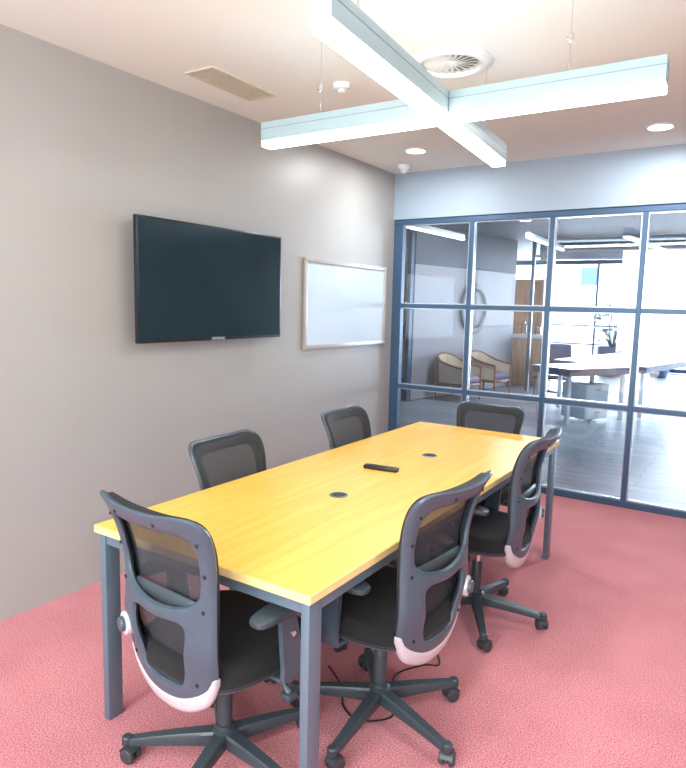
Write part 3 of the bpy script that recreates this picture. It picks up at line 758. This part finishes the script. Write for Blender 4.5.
# far window wall
win = bpy.data.objects.new('window_2', None); COL.objects.link(win); win.location = (0, LY+.05, 0); win['kind'] = 'structure'
m = MB(); fx = [-3.3+i*1.25 for i in range(9)]
m.box((-3.35, -.04, 0), (6.8, .04, .10)); m.box((-3.35, -.04, LC-.1), (6.8, .04, LC))
for z in (.62, 1.12): m.box((-3.3, -.022, z-.02), (6.7, .022, z+.02))
for x in fx: m.box((x-.025, -.035, .08), (x+.025, .035, LC-.08))
struct('window_frame', m, 'frame', win)
m = MB()
for i in range(8): m.box((fx[i]+.02, -.004, .10), (fx[i+1]-.02, .004, LC-.1))
struct('window_glass', m, 'glass2', win)
struct('wall_far', MB().box((-8, LY, -.1), (-3.35, LY+.12, LC)).box((6.75, LY, -.1), (9, LY+.12, LC)), 'lwall')
# outside
struct('ground', MB().box((-60, LY+.2, -.3), (60, 90, -.12)), 'outpave')
fb = thing('office_building', (-2, 46, 0), R(4), 'pale office building with small dark windows seen through the far glazing', 'building')
MB().box((-22, 0, -.12), (24, 8, 16)).obj('facade_wall', 'facade', fb)
for i in range(12):
    for z in (3.2, 5.0, 6.8, 9.2):
        if (i*7+int(z)) % 3 == 0: continue
        MB().box((-20+i*3.6, -.06, z), (-18.9+i*3.6, .02, z+1.2)).obj('window', 'facdark', fb)

# ------------------------------------------------------------------ light
W = bpy.data.worlds.new('World'); S.world = W; W.use_nodes = True; nt = W.node_tree; nt.nodes.clear()
o_ = nt.nodes.new('ShaderNodeOutputWorld'); b_ = nt.nodes.new('ShaderNodeBackground'); b_.inputs[0].default_value = (.86, .93, 1, 1); b_.inputs[1].default_value = 6.5
lk(nt, b_.outputs[0], o_.inputs[0])
def area(name, loc, size, power, col, rot=(0, 0, 0), sy=None):
    l = bpy.data.lights.new(name, 'AREA'); l.energy = power; l.color = col; l.size = size
    if sy: l.shape = 'RECTANGLE'; l.size_y = sy
    o = bpy.data.objects.new(name, l); COL.objects.link(o); o.location = loc; o.rotation_euler = rot; return o
for x, y, p in ((.575, 4.56, 11), (2.27, 4.72, 11), (3.6, 1.6, 14), (1.2, -.6, 14)):
    a = area('downlight_beam', (x, y, HC-.02), .14, p, (.93, .97, 1)); a.data.shape = 'DISK'
area('window_daylight', (1.7, LY-.3, 1.5), 9, 850, (.85, .93, 1), (R(-90), 0, 0), 2.4)
for x, y, pw in ((-.15, 9.6, 22), (1.9, 9.4, 40), (5, 8, 60)):  # last entry is an added fill light with no fitting above it
    a = area('lobby_ceiling_beam', (x, y, LC-.03), .17, pw, (.90, .96, 1)); a.data.shape = 'DISK'
area('back_daylight_fill', (2.4, YB+.08, 1.7), 3.2, 125, (.86, .95, 1), (R(90), 0, 0), 1.8)  # unseen fill for daylight assumed behind the camera, no window built

# ------------------------------------------------------------------ camera
yaw, pit, rol, f = -.578, .1253, .0227, 633.72
cy, sy_ = math.cos(yaw), math.sin(yaw)
fwd = Vector((sy_, cy, 0)); right = Vector((cy, -sy_, 0)); up = Vector((0, 0, 1))
f2 = fwd*math.cos(pit)-up*math.sin(pit); u2 = up*math.cos(pit)+fwd*math.sin(pit)
r3 = right*math.cos(rol)+u2*math.sin(rol); u3 = u2*math.cos(rol)-right*math.sin(rol)
cam = bpy.data.cameras.new('Camera'); co = bpy.data.objects.new('Camera', cam); COL.objects.link(co)
mt = Matrix((r3, u3, -f2)).transposed().to_4x4(); mt.translation = (2.9252, 0, 1.5494); co.matrix_world = mt
cam.sensor_fit = 'HORIZONTAL'; cam.sensor_width = 36; cam.lens = f/686*36; cam.clip_start = .02; cam.clip_end = 300
S.camera = co
S.view_settings.view_transform = 'Standard'; S.view_settings.look = 'None'; S.view_settings.gamma = 1; S.view_settings.use_curve_mapping = False
S.view_settings.exposure = .92
S.cycles.use_denoising = True
S.cycles.max_bounces = 10; S.cycles.transparent_max_bounces = 24; S.cycles.diffuse_bounces = 5
S.cycles.sample_clamp_indirect = 6
S.cycles.caustics_reflective = False; S.cycles.caustics_refractive = False
